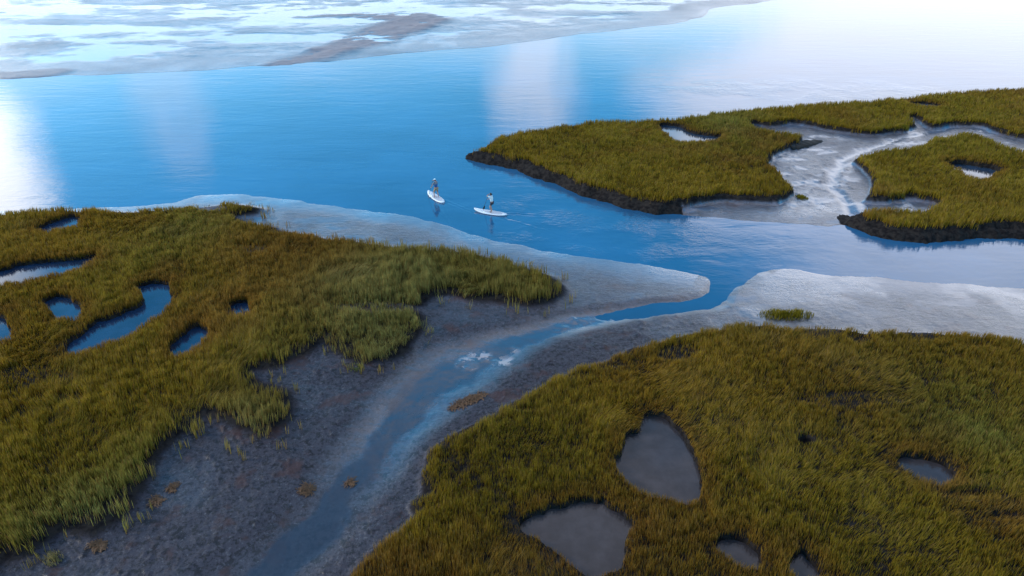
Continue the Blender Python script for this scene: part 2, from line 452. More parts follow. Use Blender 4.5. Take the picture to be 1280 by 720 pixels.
sd = bpy.data.lights.new('sun', 'SUN'); sd.energy = 1.5; sd.angle = R(12); sd.color = (1.0, .9, .76)
so = bpy.data.objects.new('sun', sd); col.objects.link(so)
sdir = Vector((math.sin(SUN_AZ) * math.cos(SUN_EL), math.cos(SUN_AZ) * math.cos(SUN_EL), math.sin(SUN_EL)))
so.rotation_euler = (-sdir).to_track_quat('-Z', 'Y').to_euler()
so.location = sdir * 300

scene.view_settings.view_transform = 'Standard'
scene.view_settings.look = 'None'
scene.view_settings.gamma = 1.0
scene.view_settings.exposure = .9
scene.view_settings.use_curve_mapping = False

# ------------------------------------------------------------------ materials of the ground and water
def mat_ground():
    m, nt = new_mat('wet_mud'); t = NT(nt)
    geo = t.n('ShaderNodeNewGeometry'); pos = geo.outputs['Position']
    at = lambda n: t.n('ShaderNodeAttribute', attribute_name=n).outputs['Fac']
    peat, sandy, zz, far = at('peat'), at('sandy'), at('level'), at('far')
    n1 = t.noise(pos, .35, 5, .6); n2 = t.noise(pos, 3.0, 6, .65); n3 = t.noise(pos, 14.0, 4, .6)
    mud = t.mix(n1, (.030, .026, .033, 1), (.050, .043, .052, 1))
    mud = t.mix(t.math('MULTIPLY', t.step(n2, .50, .60), .85), mud, (.012, .010, .011, 1))
    n4 = t.noise(pos, 6.5, 5, .7)
    mud = t.mix(t.math('MULTIPLY', t.step(n4, .54, .60), .8), mud, (.010, .009, .010, 1))
    mud = t.mix(t.math('MULTIPLY', t.step(n4, .42, .36), .7), mud, (.085, .080, .088, 1))
    mud = t.mix(t.math('MULTIPLY', t.step(t.noise(pos, .55, 5, .62), .54, .66), .8), mud, (.050, .022, .018, 1))   # rusty algae film
    shell = t.step(n3, .66, .72)
    mud = t.mix(t.math('MULTIPLY', shell, .6), mud, (.12, .11, .11, 1))
    soil = t.mix(t.step(n2, .38, .62), (.008, .006, .006, 1), (.024, .019, .016, 1))
    c = t.mix(t.step(peat, .25, .7), mud, soil)
    c = t.mix(t.math('MULTIPLY', sandy, .85), c, (.36, .275, .25, 1))
    pink_sheen = t.math('MULTIPLY', t.step(at('pink_sheen'), .35, .75), t.step(t.noise(pos, 1.3, 4, .6, .4), .50, .56))
    c = t.mix(t.math('MULTIPLY', pink_sheen, .9), c, (.36, .27, .24, 1))  # pinkish cloud reflection on wet mud, painted as base colour
    yq = t.n('ShaderNodeSeparateXYZ'); t.set(yq.inputs[0], pos)
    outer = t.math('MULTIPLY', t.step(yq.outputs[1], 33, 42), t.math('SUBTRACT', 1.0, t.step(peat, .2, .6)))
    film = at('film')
    sky_sheen = t.math('MULTIPLY', t.math('MULTIPLY', at('wet'), outer), t.math('ADD', .08, t.math('MULTIPLY', t.step(t.noise(t.scalev(pos, (.55, 1.6, 1)), 3.2, 6, .68, .5), .36, .64), .55)))
    c = t.mix(sky_sheen, c, (.12, .132, .17, 1))                                  # silvery sky sheen of the wet outer flats, painted into the mud colour
    c = t.mix(t.math('MULTIPLY', film, .75), c, t.mix(outer, (.014, .018, .030, 1), (.06, .095, .15, 1)))          # mud under a skin of water, outer blue paints in sky sheen
    b = t.n('ShaderNodeBsdfPrincipled'); t.set(b.inputs['Base Color'], c)
    wet = t.math('MULTIPLY', t.math('MULTIPLY', at('wet'), t.step(t.math('ADD', zz, t.math('MULTIPLY', n1, .3)), .75, .3)), t.math('SUBTRACT', 1.0, t.math('MULTIPLY', sandy, .8)))
    wet = t.math('MULTIPLY', wet, t.step(peat, .7, .2))
    dry = t.math('SUBTRACT', 1.0, wet)
    rough = t.math('ADD', t.math('MULTIPLY', dry, .36), t.math('ADD', .20, t.math('MULTIPLY', n1, .12)))
    t.set(b.inputs['Roughness'], t.math('ADD', rough, t.math('MULTIPLY', t.step(peat, .2, .6), .3), clamp=True))
    t.set(b.inputs['Specular IOR Level'], t.math('ADD', .10, t.math('MULTIPLY', wet, .6)))
    t.set(b.inputs['Coat Weight'], t.math('MAXIMUM', t.math('MULTIPLY', film, .9), t.math('MULTIPLY', t.math('MULTIPLY', wet, t.math('SUBTRACT', 1.0, t.step(peat, .2, .6))), .9)))
    t.set(b.inputs['Coat Roughness'], t.math('SUBTRACT', .16, t.math('MULTIPLY', film, .10)))
    yv = t.n('ShaderNodeSeparateXYZ'); t.set(yv.inputs[0], pos)
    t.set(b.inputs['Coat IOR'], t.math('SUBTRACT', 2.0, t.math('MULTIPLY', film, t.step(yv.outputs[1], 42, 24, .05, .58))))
    bp = t.n('ShaderNodeBump'); bp.inputs['Distance'].default_value = .11
    t.set(bp.inputs['Strength'], t.math('MULTIPLY', t.math('ADD', t.math('ADD', .20, t.math('MULTIPLY', outer, .22)), t.math('MULTIPLY', dry, .22)), t.math('SUBTRACT', 1.0, t.math('MULTIPLY', film, .85))))
    rp = t.noise(t.scalev(pos, (.55, 1.5, 1)), 1.7, 6, .62, .6)
    t.set(bp.inputs['Height'], t.math('ADD', t.math('MULTIPLY', n2, .6), t.math('ADD', t.math('MULTIPLY', n4, .6), rp)))
    t.set(b.inputs['Normal'], bp.outputs[0]); t.set(b.inputs['Coat Normal'], bp.outputs[0])
    o = t.n('ShaderNodeOutputMaterial'); t.set(o.inputs[0], b.outputs[0])
    return m


WAKE = []   # (x, y, heading) filled by the boards


def mat_water(name, base, ior, rough, waves):
    m, nt = new_mat(name); t = NT(nt)
    pos = t.n('ShaderNodeNewGeometry').outputs['Position']
    b = t.n('ShaderNodeBsdfPrincipled')
    va = .2 if waves else .28
    c = t.mix(t.step(t.noise(pos, .06 if waves else .9, 5, .62), .3, .7), tuple(x * (1 - va) for x in base) + (1,), tuple(x * (1 + va) for x in base) + (1,))
    t.set(b.inputs['Base Color'], c)
    b.inputs['IOR'].default_value = ior
    if waves:
        yy = t.n('ShaderNodeSeparateXYZ'); t.set(yy.inputs[0], pos)
        t.set(b.inputs['Base Color'], t.mix(t.step(yy.outputs[1], 44, 27), c, (.012, .018, .030, 1)))   # silty creek water
        t.set(b.inputs['IOR'], t.step(yy.outputs[1], 42, 27, ior, 1.42))
    b.inputs['Roughness'].default_value = rough
    h = t.math('MULTIPLY', t.noise(t.scalev(pos, (.7, 1.3, 1)), .9, 5, .55, .4), .55)
    if waves:
        h = t.math('ADD', h, t.math('MULTIPLY', t.noise(t.scalev(pos, (.28, 1.0, 1)), .42, 4, .6, .6), 1.5))
        sepp = t.n('ShaderNodeSeparateXYZ'); t.set(sepp.inputs[0], pos)
        X, Y = sepp.outputs[0], sepp.outputs[1]

        def zone(cx, cy, rx, ry):
            q = t.math('ADD', t.math('POWER', t.math('ABSOLUTE', t.math('DIVIDE', t.math('SUBTRACT', X, cx), rx)), 2),
                       t.math('POWER', t.math('ABSOLUTE', t.math('DIVIDE', t.math('SUBTRACT', Y, cy), ry)), 2))
            return t.step(q, 1.3, .15)
        # cat's-paws: the ruffled water behind the island and the disturbed water of the paddlers
        z1 = zone(*G(1010, 112), 22, 7)
        c2 = G(720, 285); z2 = zone(c2[0], c2[1], 11, 8)
        c3 = G(1000, 300); z3 = zone(c3[0], c3[1], 16, 7)
        ru = t.noise(t.scalev(pos, (.8, 1.2, 1)), 2.6, 5, .6, .8)
        pm = t.step(t.noise(pos, .22, 3, .5), .40, .62)
        amp = t.math('MULTIPLY', t.math('ADD', t.math('MULTIPLY', z1, 5.0), t.math('ADD', t.math('MULTIPLY', z2, 1.9), t.math('MULTIPLY', z3, .8))), pm)
        h = t.math('ADD', h, t.math('MULTIPLY', ru, amp))
        # ring ripples spreading from the boards
        for (cx, cy, rad, k) in waves:
            dd = t.math('SQRT', t.math('ADD', t.math('POWER', t.math('ABSOLUTE', t.math('SUBTRACT', X, cx)), 2), t.math('POWER', t.math('ABSOLUTE', t.math('SUBTRACT', Y, cy)), 2)))
            dd = t.math('ADD', dd, t.math('MULTIPLY', t.noise(pos, .5, 3), 2.6))
            ring = t.math('MULTIPLY', t.math('SINE', t.math('MULTIPLY', dd, k)), t.step(dd, rad, rad * .1))
            h = t.math('ADD', h, t.math('MULTIPLY', ring, .13))
        # V shaped wakes behind the boards
        for (bx, by, hx, hy) in WAKE:
            rx, ry = t.math('SUBTRACT', X, bx), t.math('SUBTRACT', Y, by)
            back = t.math('SUBTRACT', t.math('MULTIPLY', t.math('ADD', t.math('MULTIPLY', rx, hx), t.math('MULTIPLY', ry, hy)), -1.0), -.6)
            lat = t.math('ABSOLUTE', t.math('SUBTRACT', t.math('MULTIPLY', rx, hy), t.math('MULTIPLY', ry, hx)))
            lat = t.math('ADD', lat, t.math('MULTIPLY', t.math('SUBTRACT', t.noise(pos, 1.3, 3), .5), .5))
            off = t.math('SUBTRACT', lat, t.math('MULTIPLY', back, .24))
            ridge = t.math('MULTIPLY', t.math('SINE', t.math('MULTIPLY', off, 13.0)), t.step(t.math('ABSOLUTE', off), .55, .05))
            ridge = t.math('MULTIPLY', ridge, t.math('MULTIPLY', t.step(back, -.2, .8), t.step(back, 10.0, 1.0)))
            h = t.math('ADD', h, t.math('MULTIPLY', ridge, t.math('MULTIPLY', t.noise(pos, 1.1, 3), .8)))
    bp = t.n('ShaderNodeBump'); bp.inputs['Distance'].default_value = .03; bp.inputs['Strength'].default_value = .5 if waves else .12
    t.set(bp.inputs['Height'], h); t.set(b.inputs['Normal'], bp.outputs[0])
    o = t.n('ShaderNodeOutputMaterial'); t.set(o.inputs[0], b.outputs[0])
    return m


# ------------------------------------------------------------------ terrain sheet
def build_ground():
    r = np.concatenate([[.5, 3, 6, 9, 12], np.geomspace(14, 235, 860), np.geomspace(245, 9000, 24)])
    a = np.concatenate([np.linspace(-180, -50, 34)[:-1], np.linspace(-50, 50, 960), np.linspace(50, 180, 34)[1:]]) * math.pi / 180
    RR, AA = np.meshgrid(r, a, indexing='ij')
    X, Y = RR * np.sin(AA), RR * np.cos(AA)
    shp = X.shape
    X, Y = X.ravel(), Y.ravel()
    z, peat, land, sandy, prof, pd, film = terrain(X, Y)
    far = sstep(70, 90, Y)
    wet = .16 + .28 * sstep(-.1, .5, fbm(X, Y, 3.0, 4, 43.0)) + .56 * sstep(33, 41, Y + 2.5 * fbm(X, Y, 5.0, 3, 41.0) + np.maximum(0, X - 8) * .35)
    dS = sdf(SOUTH, X, Y, 30.0)
    wet = wet * (1 - .40 * sstep(.4, 3.2, dS) * (1 - sstep(8, 14, X)))
    wet = np.maximum(wet, .75 * prof * sstep(20, 27, Y) + .25 * prof)
    wet = np.where(Y > 70, np.minimum(wet, .70 + .3 * fbm(X, Y, 12.0, 3, 42.0)), wet)
    pink_sheen = np.zeros_like(X)  # mask for the pinkish reflection painted on the creek bed
    for u, v, s in [(600, 446, 1.0), (628, 452, .9), (585, 455, .9), (640, 440, .6)]:
        c = G(u, v); pink_sheen = np.maximum(pink_sheen, s * np.exp(-((X - c[0]) ** 2 + (Y - c[1]) ** 2 / 1.0) / .8))
    film = film * (1 - sstep(.3, .6, pink_sheen) * sstep(-.05, .2, fbm(X, Y, .9, 4, 12.0)))
    z = z + .03 * sstep(.35, .75, pink_sheen) * sstep(-.1, .4, fbm(X, Y, .9, 4, 12.0))
    nr, na = shp
    i = np.arange(nr - 1)[:, None] * na + np.arange(na - 1)[None, :]
    F = np.stack([i, i + 1, i + na + 1, i + na], -1).reshape(-1, 4)[:, ::-1]
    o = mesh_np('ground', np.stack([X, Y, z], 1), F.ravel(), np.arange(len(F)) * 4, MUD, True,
                {'peat': ('FLOAT', peat), 'sandy': ('FLOAT', sandy), 'level': ('FLOAT', z), 'film': ('FLOAT', film), 'far': ('FLOAT', far), 'wet': ('FLOAT', wet), 'pink_sheen': ('FLOAT', pink_sheen)})
    tag(o, 'wet grey brown tidal mud with banks, creek bed and far mudflat', 'mud', kind='structure')
    return o


# ------------------------------------------------------------------ grass
CLR = dict(gold=(.295, .165, .010), olive=(.215, .160, .012), green=(.165, .180, .040), brown=(.225, .100, .016), pale=(.275, .215, .080), sage=(.240, .245, .088))
for k in CLR: CLR[k] = np.array(CLR[k])
# colour patches: (u, v, radius px, colour, strength)
TINT = [(390, 300, 110, 'brown', .8), (340, 335, 90, 'brown', .6), (60, 300, 120, 'brown', .4), (590, 345, 150, 'sage', .8), (450, 375, 110, 'sage', .6), (340, 465, 90, 'green', .7), (215, 560, 90, 'green', .7), (110, 650, 90, 'sage', .7), (310, 520, 50, 'sage', .9), (480, 420, 70, 'sage', .9), (230, 288, 80, 'green', .6), (310, 510, 60, 'pale', .4), (100, 620, 120, 'green', .45),
        (300, 300, 60, 'brown', .4), (390, 300, 70, 'brown', .5), (100, 300, 90, 'gold', .4), (250, 490, 130, 'gold', .5), (330, 400, 130, 'gold', .35), (60, 450, 110, 'brown', .3),
        (980, 410, 160, 'brown', .55), (1180, 420, 110, 'brown', .6), (1200, 520, 110, 'green', .8), (900, 480, 130, 'gold', .5), (820, 690, 150, 'brown', .8), (1060, 500, 90, 'brown', .6), (760, 480, 120, 'gold', .6),
        (620, 560, 110, 'olive', .6), (1100, 640, 120, 'olive', .5), (760, 200, 140, 'olive', .6), (900, 150, 60, 'green', .6), (1180, 180, 130, 'olive', .6), (1140, 120, 150, 'olive', .6)]


def grass_field(name, key, X, Y, tall, label):
    """blades rooted at the points X, Y"""
    md = sdf(MARSHES[key], *warp(X, Y), 6.0)
    pd = pool_d(X, Y)
    bf = bare_field(X, Y)
    dist = np.hypot(X, Y)
    n1 = fbm(X, Y, .9, 3, 21.0); n2 = fbm(X, Y, 4.5, 4, 22.0); n3 = fbm(X, Y, .35, 2, 23.0)
    edge = sstep(-.1, 1.1 if key == 'LEFT' else .5, md + .45 * n1)
    dens = edge * (1 - bf) * sstep(.06, -.03, pd) * (.76 + .25 * n1 + .50 * n3 + .25 * n2)
    keep = (RNG.random(len(X)) < dens) & (md > -.35)
    if key == 'LEFT':   # stray shoots on the mud
        stray = (md > -1.3) & (n3 > .35) & (n1 > .1) & (RNG.random(len(X)) < .25) & (pd < -.15)
        keep |= stray
    X, Y, md, pd, bf, dist, n1, n2, n3 = [q[keep] for q in (X, Y, md, pd, bf, dist, n1, n2, n3)]
    Z = terrain(X, Y)[0] - .03
    N = len(X)
    c = np.tile(CLR['gold'] * .62 + CLR['olive'] * .38, (N, 1))
    nb = fbm(X, Y, 13.0, 3, 25.0); mixw = sstep(-.45, .45, n2 * .5 + nb)[:, None]
    c = c * (1 - .5 * mixw) + CLR['olive'] * .5 * mixw
    wb = (.75 * sstep(.05, .5, fbm(X, Y, 6.5, 4, 26.0, .6)))[:, None]; c = c * (1 - wb) + CLR['brown'] * wb
    for u, v, rad, k, s in TINT:
        p = G(u, v, .7); a = abs(G(u + rad, v, .7)[0] - p[0]); b = abs(G(u, v - rad * .55, .7)[1] - p[1])
        q = ((X - p[0]) / a) ** 2 + ((Y - p[1]) / b) ** 2
        f = (s * np.exp(-q * 1.2) * (.75 + .5 * n2))[:, None]; f = np.clip(f, 0, 1)
        c = c * (1 - f) + CLR[k] * f
    rnd = RNG.random(N)
    dead = (rnd < .12 + .10 * n2)[:, None]
    c = np.where(dead, CLR['brown'] * .6 + CLR['pale'] * .4, c)
    rimb = sstep(-1.2, -.2, pd)[:, None] * .5
    c = c * (1 - rimb) + CLR['brown'] * rimb
    c = c * (1 + .22 * n1[:, None] + .30 * n2[:, None] + .16 * n3[:, None] + .42 * (RNG.random((N, 1)) - .5)) * (1 + .10 * (RNG.random((N, 3)) - .5))
    c = np.clip(c, .005, .4)
    h = tall * (.78 + .28 * n2 + .12 * n1 + .22 * n3 + .36 * (RNG.random(N) - .5))
    if key == 'LEFT':   # tall creek-side grass along the right end of the marsh
        p = G(590, 345, .7); h *= 1 + .62 * np.exp(-(((X - p[0]) / 9) ** 2 + ((Y - p[1]) / 5) ** 2))
    h *= (1 - .22 * sstep(-1.0, -.1, pd)) * (1 - .4 * bf)
    h = np.clip(h, .16, 1.35)
    wdt = (.0055 + .00022 * dist) * (.7 + .6 * RNG.random(N))
    az_ = RNG.random(N) * math.pi
    sx, sy = np.cos(az_) * wdt, np.sin(az_) * wdt
    fl = fbm(X, Y, 2.4, 2, 31.0) * 1.6 + fbm(X, Y, 9.0, 2, 32.0) * 2.4
    la = fl + 1.2 * RNG.standard_normal(N)
    ll = h * (.05 + .17 * RNG.random(N) ** 1.5)
    flat = sstep(.12, .5, fbm(X, Y, 4.0, 3, 33.0)) * (.4 if key in ('ISLE', 'ISLET') else 1.0)
    la = np.where(RNG.random(N) < flat, fl + .35 * RNG.standard_normal(N), la); ll = ll + h * .42 * flat; h = h * (1 - .25 * flat)
    lx, ly = np.cos(la) * ll, np.sin(la) * ll
    V = np.empty((N, 5, 3), np.float32)
    V[:, 0] = np.stack([X - sx, Y - sy, Z], 1); V[:, 1] = np.stack([X + sx, Y + sy, Z], 1)
    mx, my, mz = X + lx * .36, Y + ly * .36, Z + h * .56
    V[:, 2] = np.stack([mx + sx * .85, my + sy * .85, mz], 1); V[:, 3] = np.stack([mx - sx * .85, my - sy * .85, mz], 1)
    V[:, 4] = np.stack([X + lx, Y + ly, Z + h], 1)
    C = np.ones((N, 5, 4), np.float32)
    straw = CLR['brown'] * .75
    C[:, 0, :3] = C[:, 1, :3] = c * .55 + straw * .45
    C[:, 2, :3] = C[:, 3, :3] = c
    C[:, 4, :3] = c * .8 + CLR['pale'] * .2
    i0 = (np.arange(N) * 5)[:, None]
    F = np.concatenate([i0, i0 + 1, i0 + 2, i0 + 3, i0 + 3, i0 + 2, i0 + 4], 1).ravel()
    ls = np.stack([np.arange(N) * 7, np.arange(N) * 7 + 4], 1).ravel()
    o = mesh_np(name, V.reshape(-1, 3), F, ls, GRASS, True, {'col': ('FLOAT_COLOR', C.reshape(-1, 4))})
    if label: tag(o, label, 'grass', kind='stuff')
    return o, N


def in_view(X, Y, pad=6.0):
    """a generous fan: what the drone could see from here or a few steps aside"""
    lim = (Y * .80 + 13.0 + pad)
    return (np.abs(X) < lim) & (Y > 10) & (Y < 150)


def scatter(key, dens_near, dens_far):
    P = MARSHES[key]; x0, y0 = P.min(0) - 1.2; x1, y1 = P.max(0) + 1.2
    y0 = max(y0, 12); x0 = max(x0, -110); x1 = min(x1, 110)
    n = int((x1 - x0) * (y1 - y0) * dens_near)
    X = x0 + (x1 - x0) * RNG.random(n); Y = y0 + (y1 - y0) * RNG.random(n)
    d = np.hypot(X, Y)
    pr = np.interp(d, [22, 60, 110], [1.0, dens_far / dens_near, .35 * dens_far / dens_near])
    k = in_view(X, Y) & (RNG.random(n) < pr)
    X, Y = X[k], Y[k]
    k = sdf(P, X, Y, 3.0) > -1.8
    return X[k], Y[k]


def mat_grass():
    m, nt = new_mat('cordgrass'); t = NT(nt)
    c = t.n('ShaderNodeAttribute', attribute_name='col').outputs['Color']
    d = t.n('ShaderNodeBsdfPrincipled'); t.set(d.inputs['Base Color'], c); d.inputs['Roughness'].default_value = .55; d.inputs['Specular IOR Level'].default_value = .10
    tr = t.n('ShaderNodeBsdfTranslucent'); t.set(tr.inputs[0], c)
    mx = t.n('ShaderNodeMixShader'); mx.inputs[0].default_value = .45
    t.set(mx.inputs[1], d.outputs[0]); t.set(mx.inputs[2], tr.outputs[0])
    o = t.n('ShaderNodeOutputMaterial'); t.set(o.inputs[0], mx.outputs[0])
    return m


MUD = mat_ground(); GRASS = mat_grass()
build_ground()
GRASS_ON = True
if GRASS_ON:
    tot = 0
    for key, dn, df, tall, lab in [
        ('LEFT', 560, 300, .64, 'golden green cordgrass covering the left marsh around its blue pools'),
        ('RIGHT', 560, 300, .50, 'brown and olive cordgrass covering the nearest marsh at lower right'),
        ('ISLE', 380, 240, .60, 'olive cordgrass on the long dark banked island beyond the paddlers'),
        ('ISLET', 380, 240, .60, 'olive cordgrass on the smaller island by the right edge')]:
        X, Y = scatter(key, dn, df)
        _, n = grass_field('marsh_grass', key, X, Y, tall, lab); tot += n
    print('BLADES', tot)

# ------------------------------------------------------------------ boards, paddles, people
WHITE = simple_mat('board_white', (.72, .74, .76), .35, .04)
PAD = simple_mat('deck_foam', (.42, .44, .48), .8, .1)
RAILM = simple_mat('board_rail', (.03, .05, .10), .4, .1)
BLACK = simple_mat('black_plastic', (.012, .012, .014), .4, .2)
ALU = simple_mat('paddle_shaft', (.05, .05, .055), .35, .1)
SKIN = simple_mat('skin', (.42, .24, .17), .5, .1, 25)
HAIR = simple_mat('dark_hair', (.02, .014, .010), .5, .3)
CAPM = simple_mat('pale_cap', (.45, .62, .66), .8, .08)
MINT = simple_mat('mint_white_shirt', (.68, .76, .72), .85, .08)
BLUE = simple_mat('blue_shirt', (.03, .09, .24), .85, .15)
GREYS = simple_mat('grey_shoulders', (.16, .18, .21), .85, .15)
DARK = simple_mat('dark_shorts', (.035, .04, .055), .85, .15)
TAN = simple_mat('tan_shorts', (.36, .25, .14), .85, .12)


def empty(name, loc, rz):
    o = bpy.data.objects.new(name, None); o.location = loc; o.rotation_euler = (0, 0, rz); o.empty_display_size = .3
    col.objects.link(o); return o


def tube(pts, rads, seg=10):
    bm = bmesh.new(); rings = []
    pts = [Vector(p) for p in pts]
    for i, p in enumerate(pts):
        d = (pts[min(i + 1, len(pts) - 1)] - pts[max(i - 1, 0)]).normalized()
        q = d.to_track_quat('Z', 'Y')
        rings.append([bm.verts.new(p + q @ Vector((math.cos(2 * math.pi * k / seg) * rads[i], math.sin(2 * math.pi * k / seg) * rads[i], 0))) for k in range(seg)])
    for a, b in zip(rings, rings[1:]):
        for k in range(seg):
            bm.faces.new((a[k], a[(k + 1) % seg], b[(k + 1) % seg], b[k]))
    bm.faces.new(rings[0][::-1]); bm.faces.new(rings[-1])
    return bm


def board_outline(L, W, n=28):
    out = []
    for i in range(n + 1):
        t = -1 + 2 * i / n
        # rounder nose (+y), squarer tail
        e = 2.2 if t > 0 else 2.8
        wv = W / 2 * max(0.0, 1 - abs(t) ** e) ** .62
        out.append((t * L / 2, wv))
    return out


def make_board(loc, rz, label):
    L, W, TH = 3.05, .80, .13
    root = empty('paddleboard', loc, rz)
    tag(root, label, 'paddleboard', 'paddleboards on the channel')

    def shell(scale, z0, z1, bulge):
        bm = bmesh.new(); prof = board_outline(L * scale, W * scale)
        rows = []
        for y, wv in prof:
            rock = .16 * max(0, y / (L / 2)) ** 3 + .03 * max(0, -y / (L / 2)) ** 3
            row = []
            for s, zf in ((-1, .5), (-.93, 0), (0, -.02), (.93, 0), (1, .5), (.93, 1), (0, 1 + bulge), (-.93, 1)):
                row.append(bm.verts.new((s * max(wv, .004), y, z0 + (z1 - z0) * zf + rock)))
            rows.append(row)
        for a, b in zip(rows, rows[1:]):
            for k in range(8):
                bm.faces.new((a[k], a[(k + 1) % 8], b[(k + 1) % 8], b[k]))
        bm.faces.new(rows[0]); bm.faces.new(rows[-1][::-1])
        return bm
    obj_bm('hull', shell(1.0, -.045, TH - .045, .04), WHITE, root)
    # dark rail band just proud of the side
    bm = bmesh.new(); prof = board_outline(L * 1.004, W * 1.008); loop = []
    for sgn in (1, -1):
        pr = prof if sgn == 1 else prof[::-1][1:-1]
        for y, wv in pr:
            rock = .16 * max(0, y / (L / 2)) ** 3 + .03 * max(0, -y / (L / 2)) ** 3
            loop.append((sgn * (max(wv, .0) + .004), y, rock))
    lo = [bm.verts.new((x, y, z - .004)) for x, y, z in loop]; hi = [bm.verts.new((x, y, z + .034)) for x, y, z in loop]
    for k in range(len(loop)):
        bm.faces.new((lo[k], lo[(k + 1) % len(loop)], hi[(k + 1) % len(loop)], hi[k]))
    obj_bm('rail_band', bm, RAILM, root)
    # deck pad: a thin rounded mat following the plan shape
    bm = bmesh.new(); top = []
    pts = [(x, y) for y, x in board_outline(1.75, .60)]
    ring = pts + [(-x, y) for x, y in pts[::-1][1:-1]]
    vt = [bm.verts.new((x, y - .28, TH - .036 + .008)) for x, y in ring]; vb = [bm.verts.new((x * 1.01, y - .28, TH - .047)) for x, y in ring]
    bm.faces.new(vt)
    for k in range(len(ring)):
        bm.faces.new((vb[k], vb[(k + 1) % len(ring)], vt[(k + 1) % len(ring)], vt[k]))
    obj_bm('deck_pad', bm, PAD, root, smooth=False)
    # bungee cross near the nose and a carry handle
    zt = TH - .03
    obj_bm('bungee', tube([(-.2, .68, zt), (.2, 1.02, zt + .03), (0, 1.06, zt + .035), (-.2, 1.02, zt + .03), (.2, .68, zt), (0, .66, zt), (-.2, .68, zt)], [.008] * 7, 6), BLACK, root)
    obj_bm('carry_handle', tube([(0, -.10, zt + .008), (0, -.06, zt + .035), (0, .06, zt + .035), (0, .10, zt + .008)], [.014] * 4, 6), BLACK, root)
    bm = bmesh.new(); prof = [(-1.18, -.045), (-1.08, -.045), (-1.22, -.23), (-1.30, -.25)]
    l = [bm.verts.new((-.005, y, z)) for y, z in prof]; r = [bm.verts.new((.005, y, z)) for y, z in prof]
    bm.faces.new(l); bm.faces.new(r[::-1])
    for k in range(4): bm.faces.new((l[k], l[(k + 1) % 4], r[(k + 1) % 4], r[k]))
    obj_bm('fin', bm, BLACK, root, smooth=False)
    return root, TH - .028


def make_paddle(world_grip, world_blade, label):
    """grip end and blade tip in world space"""
    g, b = Vector(world_grip), Vector(world_blade)
    d = (b - g); Ld = d.length; d.normalize()
    root = bpy.data.objects.new('paddle', None); col.objects.link(root)
    root.location = b
    root.rotation_mode = 'QUATERNION'; root.rotation_quaternion = (-d).to_track_quat('Z', 'Y'); root.empty_display_size = .2
    tag(root, label, 'paddle', 'paddles held by the paddlers')
    obj_bm('shaft', tube([(0, 0, .40), (0, 0, Ld * .5), (0, 0, Ld - .02)], [.014, .015, .014], 8), ALU, root)
    obj_bm('grip', tube([(-.06, 0, Ld - .02), (-.03, 0, Ld + .005), (.03, 0, Ld + .005), (.06, 0, Ld - .02)], [.014, .019, .019, .014], 8), BLACK, root)
    bm = bmesh.new(); rows = []
    for i in range(11):
        t = i / 10; z = .46 * (1 - t)          # from throat to tip
        wv = .012 + .093 * math.sin(min(1, t * 1.25) * math.pi / 2) * (1 - max(0, (t - .86) / .14) ** 2 * .75)
        cy = -.035 * t * t
        rows.append([bm.verts.new((s * wv, cy + (.010 * (1 - abs(s)) if f else -.010 * (1 - abs(s))) , z)) for s, f in ((-1, 0), (0, 1), (1, 0), (0, 0))])
    for a, bb in zip(rows, rows[1:]):
        for k in range(4): bm.faces.new((a[k], a[(k + 1) % 4], bb[(k + 1) % 4], bb[k]))
    bm.faces.new(rows[0]); bm.faces.new(rows[-1][::-1])
    obj_bm('blade', bm, BLACK, root)
    return root


def skin_mesh(nodes, edges, levels=2, remesh=None, extra=None):
    """nodes: list of (co, rx, ry); first one is the root"""
    me = bpy.data.meshes.new('tmp'); me.from_pydata([n[0] for n in nodes], edges, []); me.update()
    o = bpy.data.objects.new('tmp', me); col.objects.link(o)
    mod = o.modifiers.new('s', 'SKIN'); mod.use_smooth_shade = True
    for i, n in enumerate(nodes):
        sv = me.skin_vertices[0].data[i]; sv.radius = (n[1], n[2]); sv.use_root = (i == 0)
    sub = o.modifiers.new('u', 'SUBSURF'); sub.levels = levels; sub.render_levels = levels
    dg = bpy.context.evaluated_depsgraph_get()
    res = bpy.data.meshes.new_from_object(o.evaluated_get(dg))
    bpy.data.objects.remove(o)
    if remesh:
        bm = bmesh.new(); bm.from_mesh(res)
        if extra: extra(bm)
        bm.to_mesh(res); bm.free()
        o = bpy.data.objects.new('tmp', res); col.objects.link(o)
        rm = o.modifiers.new('r', 'REMESH'); rm.mode = 'VOXEL'; rm.voxel_size = remesh; rm.use_smooth_shade = True
        sm = o.modifiers.new('sm', 'SMOOTH'); sm.factor = .5; sm.iterations = 2
        dg = bpy.context.evaluated_depsgraph_get()
        res2 = bpy.data.meshes.new_from_object(o.evaluated_get(dg))
        bpy.data.objects.remove(o); res = res2
    for p in res.polygons: p.use_smooth = True
    res.materials.clear()
    return res


def ik(a, b, l1, l2, hint):
    a, b, hint = Vector(a), Vector(b), Vector(hint)
    d = b - a; L = min(d.length, (l1 + l2) * .995); dn = d.normalized()
    x = (l1 * l1 - l2 * l2 + L * L) / (2 * L); hgt = math.sqrt(max(l1 * l1 - x * x, 0))
    hp = hint - dn * hint.dot(dn); hp.normalize()
    return a + dn * x + hp * hgt, a + dn * L


